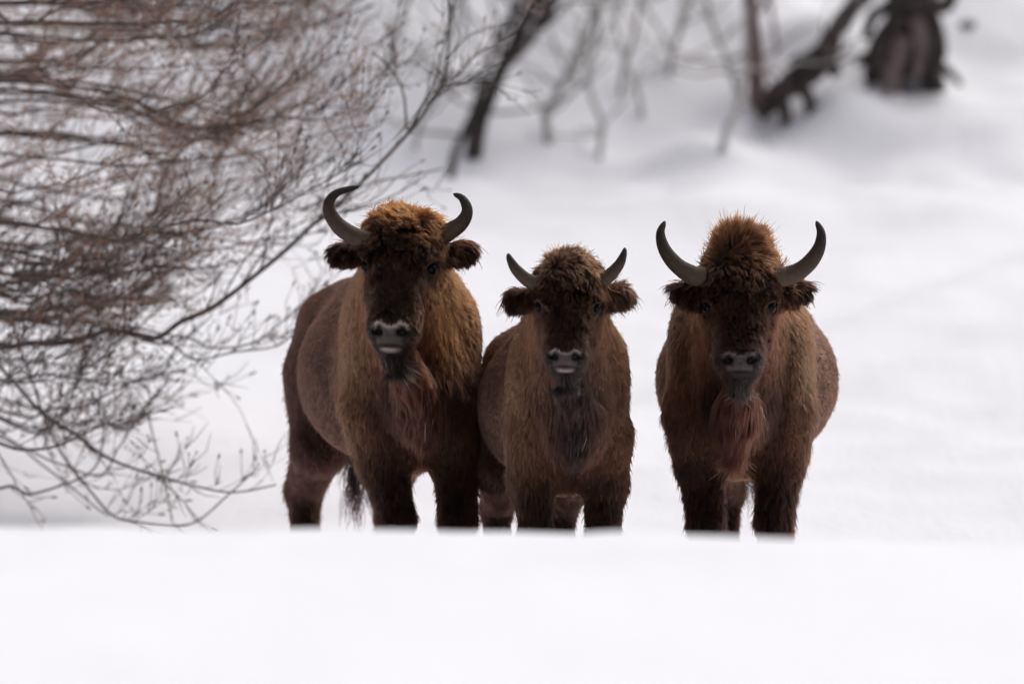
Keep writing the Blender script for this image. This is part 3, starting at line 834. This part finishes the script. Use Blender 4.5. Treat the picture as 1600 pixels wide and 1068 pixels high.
def build_bare_tree():
    rnd = random.Random(11)
    base = np.array([-4.1, 6.2, 0]); base[2] = float(ground_z(base[0], base[1]))
    tree = empty("bare_tree", tuple(base), "dense bare tangle of reddish brown twigs hanging in from the left edge", "tree")
    t = Tubes()
    tr = spline([(0, 0, -.2), (.05, 0, .8), (-.02, .05, 1.8), (.1, 0, 3.0), (.05, .1, 4.4), (.2, .1, 6.0)], 40)
    t.add(tr, np.linspace(.15, .05, 40) * (1 + .5 * np.exp(-np.arange(40) / 3.0)), 12, True, .12)
    t.build("trunk", M_DARK, tree)
    def loc(pix, join=True):
        q = np.array([P(*p) for p in pix]) - base
        if join and pix[0][0] < 300:      # carry the limb back to the trunk
            s0 = q[0]; h = min(5.6, max(.5, s0[2] * .85 + .1)); i = int(np.argmin(abs(tr[:, 2] - h)))
            m1 = tr[i] + (s0 - tr[i]) * .35 + np.array([0, 0, .12]); m2 = tr[i] + (s0 - tr[i]) * .72 + np.array([0, 0, .10])
            q = np.concatenate([[tr[i]], [m1], [m2], q])
        return q
    traced = [  # (pixel x, pixel y, depth behind the animals), root radius
        ([(-90, 545, 5.5), (0, 542, 5.0), (52, 536, 4.8), (108, 534, 4.6), (159, 518, 4.4), (194, 517, 4.2), (241, 527, 4.0), (280, 503, 3.9), (336, 477, 3.8), (379, 447, 3.8), (440, 398, 3.8), (500, 345, 3.9), (560, 290, 4.0), (640, 208, 4.1), (690, 130, 4.3), (702, 55, 4.5), (698, -30, 4.6)], .020, .8),
        ([(-90, 470, 5.8), (0, 486, 5.5), (43, 488, 5.4), (86, 469, 5.2), (129, 447, 5.0), (164, 409, 5.0), (205, 380, 5.0)], .014, 1.1),
        ([(-80, 775, 4), (0, 762, 4.0), (17, 760, 3.9), (47, 773, 3.8), (90, 762, 3.8), (142, 740, 3.8), (159, 706, 3.8), (161, 628, 3.9)], .009, .3),
        ([(-60, 500, 4.4), (0, 572, 4.2), (65, 645, 4.0), (129, 689, 3.8), (181, 723, 3.6), (241, 742, 3.6), (293, 755, 3.5), (358, 766, 3.5), (431, 757, 3.5)], .012, .5),
        ([(0, 480, 4.6), (39, 572, 4.4), (78, 676, 4.2), (129, 753, 4.0), (168, 798, 3.9), (215, 813, 3.8), (302, 816, 3.8), (358, 770, 3.8), (395, 735, 3.8)], .008, .35),
        ([(-60, 640, 4.6), (0, 680, 4.4), (78, 732, 4.2), (138, 783, 4.1), (172, 802, 4.0)], .006, .3),
        ([(-80, 350, 7), (0, 330, 6.8), (54, 313, 6.6), (107, 293, 6.5), (165, 280, 6.4), (206, 272, 6.3), (280, 270, 6.2)], .012, 1.2),
        ([(-80, 372, 6), (0, 379, 5.8), (54, 383, 5.6), (115, 375, 5.5), (177, 377, 5.4), (231, 363, 5.3), (288, 363, 5.2), (342, 350, 5.2), (391, 330, 5.2), (449, 288, 5.2), (503, 255, 5.3), (545, 235, 5.3)], .016, 1.1),
        ([(180, 377, 5.4), (214, 354, 5.4), (247, 317, 5.4), (262, 262, 5.5)], .008, 1.2),
        ([(-80, 110, 8), (0, 124, 7.8), (62, 128, 7.6), (124, 152, 7.4), (194, 165, 7.2), (231, 185, 7.0), (288, 198, 7.0), (354, 206, 7.0), (412, 190, 7.0), (480, 160, 7.0), (560, 112, 7.0)], .018, 1.3),
        ([(-20, 20, 7.6), (41, 82, 7.4), (103, 140, 7.2), (177, 165, 7.0), (247, 214, 6.8), (301, 218, 6.8), (360, 225, 6.8)], .014, 1.3),
        ([(40, -30, 8), (103, 0, 7.8), (165, 25, 7.6), (264, 12, 7.5), (350, 20, 7.4), (412, 10, 7.4), (480, -5, 7.4)], .016, 1.2),
        ([(120, 0, 7.4), (165, 25, 7.4), (288, 62, 7.2), (354, 74, 7.2), (428, 62, 7.2), (494, 41, 7.2), (580, 8, 7.2)], .013, 1.0),
        ([(330, 260, 6), (387, 173, 6.0), (391, 124, 6.0), (420, 82, 6.0), (425, 20, 6)], .008, 1.0),
        ([(-70, 590, 4.5), (0, 600, 4.4), (80, 585, 4.3), (170, 600, 4.2), (230, 592, 4.2), (290, 575, 4.2)], .009, 1.0),
        ([(280, 527, 4), (330, 545, 4.0), (390, 538, 4.0), (440, 505, 4.0), (470, 478, 4.0)], .006, .4),
        ([(240, 525, 4.1), (300, 560, 4.0), (370, 552, 3.9), (430, 540, 3.9), (460, 520, 3.9)], .006, .4),
        ([(635, 205, 4.2), (628, 150, 4.2), (612, 110, 4.2), (585, 82, 4.2)], .006, .4),
        ([(470, 330, 4.4), (540, 300, 4.6), (600, 283, 4.8), (690, 262, 5.0)], .007, .3),
        ([(210, 592, 4), (235, 660, 3.9), (250, 725, 3.9), (268, 815, 3.9)], .004, .2),
        ([(140, 740, 3.9), (185, 700, 3.9), (215, 660, 4.0), (270, 635, 4)], .005, .5),
    ]
    k = 0
    hosts = [np.array(traced[i][0], float) for i in (0, 7, 9, 12)]
    for pix, r, dens in traced:
        k += 1
        limb_obj(tree, loc(pix), r, max(.0035, r * .3), rnd, dens, .35 if pix[0][1] > 400 else .65, k * 5)
    # the rest of the tangle, thicker towards the upper left
    for k in range(48):
        y0 = 600 * (rnd.random() ** 1.25) - 40
        x0 = rnd.uniform(-120, 120) + (150 * rnd.random() if y0 < 250 else 0)
        dep = rnd.uniform(3.6, 7.5) if y0 < 350 else rnd.uniform(3.4, 5.0)
        reach = rnd.uniform(180, 520) * (1.0 if y0 < 420 else .75)
        sag = rnd.uniform(-20, 70); rise = rnd.uniform(10, 120)
        pix = [(x0, y0, dep)]
        for f in (.2, .4, .6, .8, 1.0):
            pix.append((x0 + reach * f, y0 + sag * math.sin(f * 2.6) - rise * f * f + rnd.gauss(0, 9), dep - .6 * f + rnd.gauss(0, .15)))
        limb_obj(tree, loc(pix), rnd.uniform(.006, .013), .003, rnd, rnd.uniform(.5, 1.2), .7 if y0 < 300 else .4, 200 + k * 7)
    for k in range(20):      # the lower skirt of the tangle
        y0 = rnd.uniform(400, 710); x0 = rnd.uniform(-100, 60); dep = rnd.uniform(3.4, 5.2)
        reach = rnd.uniform(160, 430) * (1 - .5 * (y0 - 400) / 310); fall = rnd.uniform(-60, 70); kick = rnd.uniform(20, 130)
        pix = [(x0, y0, dep)] + [(x0 + reach * f, y0 + fall * f - kick * f ** 3 + rnd.gauss(0, 8), dep - .4 * f + rnd.gauss(0, .1)) for f in (.2, .4, .6, .8, 1.0)]
        limb_obj(tree, loc(pix), rnd.uniform(.005, .012), .0025, rnd, rnd.uniform(.5, 1.0), .6, 900 + k * 7)
    for k in range(16):      # fine reddish shoots reaching up to the right
        h_ = hosts[k % 4]; h_ = h_[h_[:, 0] > 280]; x0, y0, dep = h_[rnd.randrange(len(h_) - 1)]
        dx, dy = rnd.uniform(60, 180), -rnd.uniform(40, 200)
        pix = [(x0, y0, dep)] + [(x0 + dx * f + rnd.gauss(0, 5), y0 + dy * f * (.5 + .5 * f) + rnd.gauss(0, 5), dep) for f in (.25, .5, .75, 1.0)]
        limb_obj(tree, loc(pix), .005, .002, rnd, .9, .9, 1500 + k * 7)
build_bare_tree()

# ------------------------------------------------------------------ trees, stump and log on the hillside
def hill(px, py, y0=13.0, y1=26.0):
    """where the sight line of a pixel meets the hillside"""
    ys = np.linspace(y0, y1, 400)
    pt = np.array([P(px, py, y) for y in ys])
    below = pt[:, 2] < ground_z(pt[:, 0], pt[:, 1])
    i = int(np.argmax(below)) if below.any() else 399
    return pt[i]

def hillside_tree(name, label, cat, base_px, path, r0, r1, mat, grow=(0.5, 0.3, 3.5), forks=(), rough=.14, sides=12, twigs=True, seed=1, group=None):
    """path: pixel polyline up from the base at the base's own depth; grow: how it goes on above"""
    b = hill(*base_px); rnd = random.Random(seed)
    root = empty(name, tuple(b), label, cat, group)
    pts = [b + np.array([0, 0.05, -.25])] + [P(x, y, b[1] + .08 * i) for i, (x, y) in enumerate(path)]
    last = pts[-1]
    pts += [last + np.array(grow) * f + np.array([rnd.gauss(0, .08), rnd.gauss(0, .1), 0]) for f in (.35, .7, 1)]
    c = spline(np.array(pts) - b, 50)
    t = Tubes(); t.add(c, np.linspace(r0, r1, 50) * (1 + .35 * np.exp(-np.arange(50) / 4.0)), sides, True, rough, seed)
    t.build("trunk", mat, root)
    for fk in forks:
        q = [P(x, y, b[1] + .1 + .08 * i) for i, (x, y) in enumerate(fk[0])]
        q += [q[-1] + np.array(grow) * np.array([fk[3], 1, 1]) * f for f in (.4, .8)]
        t = Tubes(); t.add(spline(np.array(q) - b, 40), np.linspace(fk[1], fk[2], 40), 8, True, rough, seed + 5)
        t.build("limb", mat, root)
    if twigs:
        tw = Tubes()
        for k in range(26 if r0 > .03 else 11):
            i = rnd.randint(8, 48); p = c[i]; d = norm(np.array([rnd.gauss(0, 1), rnd.gauss(0, .6), rnd.gauss(.5, .6)]))
            q = [p]
            for j in range(7):
                d = norm(d + np.array([rnd.gauss(0, .2), rnd.gauss(0, .2), rnd.gauss(.08, .2)])); q.append(q[-1] + d * rnd.uniform(.05, .16))
            tw.add(q, np.linspace(min(.010, r0 * .45), .003, 8), 4, False)
        tw.build("crown", mat, root)["kind"] = "stuff"
    return root

hillside_tree("leaning_tree", "dark leaning tree with twin stems on the hillside behind the largest bison", "tree", (733, 245),
    [(745, 205), (765, 150), (785, 105), (808, 62), (830, 12), (842, -20)], .046, .032, M_DARK, (.9, .3, 3.6),
    [([(790, 100), (822, 68), (846, 32), (872, -20)], .034, .026, 1.3), ([(697, 276), (716, 228), (738, 180), (758, 142)], .045, .05, .0)][:1], seed=3)
hillside_tree("leaning_tree", "thin dark stem leaning just left of the twin stemmed dark tree", "tree", (697, 278),
    [(708, 250), (722, 215), (740, 172), (755, 120), (775, 70), (800, 20), (820, -20)], .022, .016, M_DARK, (.8, .3, 3.0), (), seed=4)
hillside_tree("sapling", "pale grey bent sapling right of the dark leaning tree", "tree", (862, 228),
    [(856, 205), (852, 186), (868, 150), (886, 118), (905, 76), (925, 36), (922, 14), (912, -20)], .024, .018, M_PALE, (-.3, .2, 2.6), (), seed=5)
hillside_tree("sapling", "faint slender sapling with a zigzag stem left of the snow mound", "tree", (930, 248),
    [(938, 225), (942, 195), (928, 160), (918, 120), (930, 70), (940, 0)], .018, .012, M_PALE, (.1, .2, 2.4), (), seed=6)
hillside_tree("straight_tree", "upright reddish grey trunk left of the broken log", "tree", (1182, 172),
    [(1182, 130), (1180, 80), (1176, 30), (1172, -20)], .05, .04, M_PINK, (-.1, .2, 4.2), (), seed=7)
hillside_tree("sapling", "pale thin stem leaning in a V beside the reddish trunk", "tree", (1118, 240),
    [(1135, 205), (1152, 178), (1150, 140), (1135, 90), (1118, 50), (1100, -20)], .02, .014, M_PALE, (-.4, .2, 2.2),
    [([(1152, 178), (1162, 120), (1165, 60), (1160, -20)], .014, .01, .6)], seed=8)
hillside_tree("sapling", "faint grey sapling crossing the pale patch of the hillside", "tree", (1040, 120),
    [(1050, 90), (1062, 50), (1075, 10), (1085, -20)], .018, .012, M_PALE, (.3, .2, 2.0), [([(1052, 85), (1030, 45), (1008, 10), (1000, -20)], .013, .01, .5)], seed=9)

for k, (bx, by, dx, lab) in enumerate([(965, 150, 40, "thin pale stem leaning right, just right of the zigzag sapling"), (1010, 185, -55, "thin pale stem leaning left near the middle of the bank"),
        (890, 130, 60, "thin pale stem crossing behind the bent sapling"), (1215, 90, -20, "thin pale stem just right of the reddish trunk"),
        (640, 235, 70, "thin grey stem rising left of the dark leaning tree"), (600, 120, 50, "thin grey stem at the upper left of the bank above the twigs")]):
    hillside_tree("sapling", lab, "tree", (bx, by), [(bx + dx * .2, by - 30), (bx + dx * .55, by - 80), (bx + dx * .8, by - 130), (bx + dx, by - 190)], .014, .009, M_PALE if k % 3 else M_PINK, (dx * .006, .2, 2.0), (), .1, 7, True, 90 + k)

def build_log():
    b = hill(1225, 188)
    root = empty("broken_log", tuple(b), "dark broken log propped up against the snowy slope, roots at its foot", "log")
    pts = [P(1190, 176, b[1] + .1), P(1215, 150, b[1]), P(1250, 120, b[1] - .05), P(1285, 92, b[1]), P(1300, 60, b[1] + .1), P(1330, 22, b[1] + .3), P(1362, -15, b[1] + .5), P(1420, -80, b[1] + .9)]
    t = Tubes(); t.add(spline(np.array(pts) - b, 46), np.interp(np.linspace(0, 1, 46), [0, .3, .55, .7, 1], [.06, .085, .07, .04, .03]), 14, True, .28, 9)
    t.build("trunk", M_DARK, root)
    for k, (pix, r) in enumerate([([(1240, 130), (1262, 150), (1268, 185)], .06), ([(1215, 150), (1225, 172), (1228, 195)], .05), ([(1285, 92), (1302, 108), (1308, 120)], .055), ([(1200, 160), (1190, 180), (1188, 190)], .04), ([(1296, 70), (1302, 40), (1322, 10), (1345, -20)], .03)]):
        t = Tubes(); t.add(spline(np.array([P(x, y, b[1] - .12) for x, y in pix]) - b, 14), np.linspace(r, r * .6, 14), 9, True, .25, 20 + k)
        t.build("root" if k != 4 else "limb", M_DARK, root)
    for k in range(12):
        rnd = random.Random(60 + k); x0, y0 = rnd.uniform(1190, 1300), rnd.uniform(70, 170)
        sx, sy = rnd.gauss(4, 10), rnd.uniform(-4, 16); q = [P(x0 + i * sx + rnd.gauss(0, 2), y0 - i * sy + rnd.gauss(0, 2), b[1] - .1) for i in range(5)]
        t = Tubes(); t.add(spline(np.array(q) - b, 12), np.linspace(.02, .007, 12), 6, True, .2, 80 + k)
        t.build("limb", M_DARK if k % 2 else M_PINK, root)
build_log()

def build_stump():
    b = hill(1420, 150)
    root = empty("old_stump", tuple(b), "thick dark stump with splayed roots above a grey rock at upper right", "stump")
    pts = [P(1425, 165, b[1] + .25), P(1420, 110, b[1] + .2), P(1415, 60, b[1] + .25), P(1422, 10, b[1] + .35), P(1432, -60, b[1] + .6), P(1440, -200, b[1] + .8), P(1440, -500, b[1] + .9)]
    t = Tubes(); t.add(spline(np.array(pts) - b, 50), np.interp(np.linspace(0, 1, 50), [0, .15, .4, 1], [.18, .19, .15, .12]), 18, True, .45, 31)
    t.build("trunk", M_DARK, root)
    for k, (pix, r) in enumerate([([(1400, 30), (1372, 70), (1358, 110), (1362, 130)], .085), ([(1455, 20), (1468, 70), (1462, 120), (1475, 140)], .075), ([(1410, 60), (1398, 100), (1385, 140)], .10), ([(1440, 5), (1475, 10), (1488, -10)], .07), ([(1370, 75), (1350, 95), (1340, 98)], .04), ([(1432, 30), (1440, 75), (1432, 118)], .06), ([(1395, 5), (1365, 25), (1350, 60)], .05), ([(1385, 110), (1362, 128), (1352, 150)], .045), ([(1465, 100), (1488, 118), (1500, 132)], .04)]):
        t = Tubes(); t.add(spline(np.array([P(x, y, b[1] - .05 - .05 * i) for i, (x, y) in enumerate(pix)]) - b, 16), np.linspace(r * .8, r * .45, 16), 10, True, .4, 40 + k)
        t.build("root", M_DARK if k not in (2, 5) else M_PINK, root)
build_stump()

def lump(name, center, r, mat, seed, amp=.25, f=3.0):
    n1, n2 = 24, 36
    th = np.linspace(0, np.pi, n1); ph = np.linspace(0, 2 * np.pi, n2, endpoint=False)
    d = np.array([[math.sin(a) * math.cos(c), math.sin(a) * math.sin(c), math.cos(a)] for a in th for c in ph])
    v = d * np.array(r) * (1 + amp * noise(d, f, seed) + amp * .4 * noise(d, f * 3, seed + 1))[:, None]
    ff = [(i * n2 + j, (i + 1) * n2 + j, (i + 1) * n2 + (j + 1) % n2, i * n2 + (j + 1) % n2) for i in range(n1 - 1) for j in range(n2)]
    o = mesh_obj(name, v, ff, mat); o.location = tuple(center)
    return o
c = hill(1425, 138)
o = lump("rock", c + np.array([0, -.02, .02]), (.17, .15, .11), M_ROCK, 3)
o["label"] = "grey rock bedded in snow at the foot of the dark stump"; o["category"] = "rock"
c = hill(1512, 38)
o = lump("rock", c - np.array([0, 0, .02]), (.055, .06, .045), M_ROCK, 8)
o["label"] = "small grey rock poking out of snow right of the stump"; o["category"] = "rock"
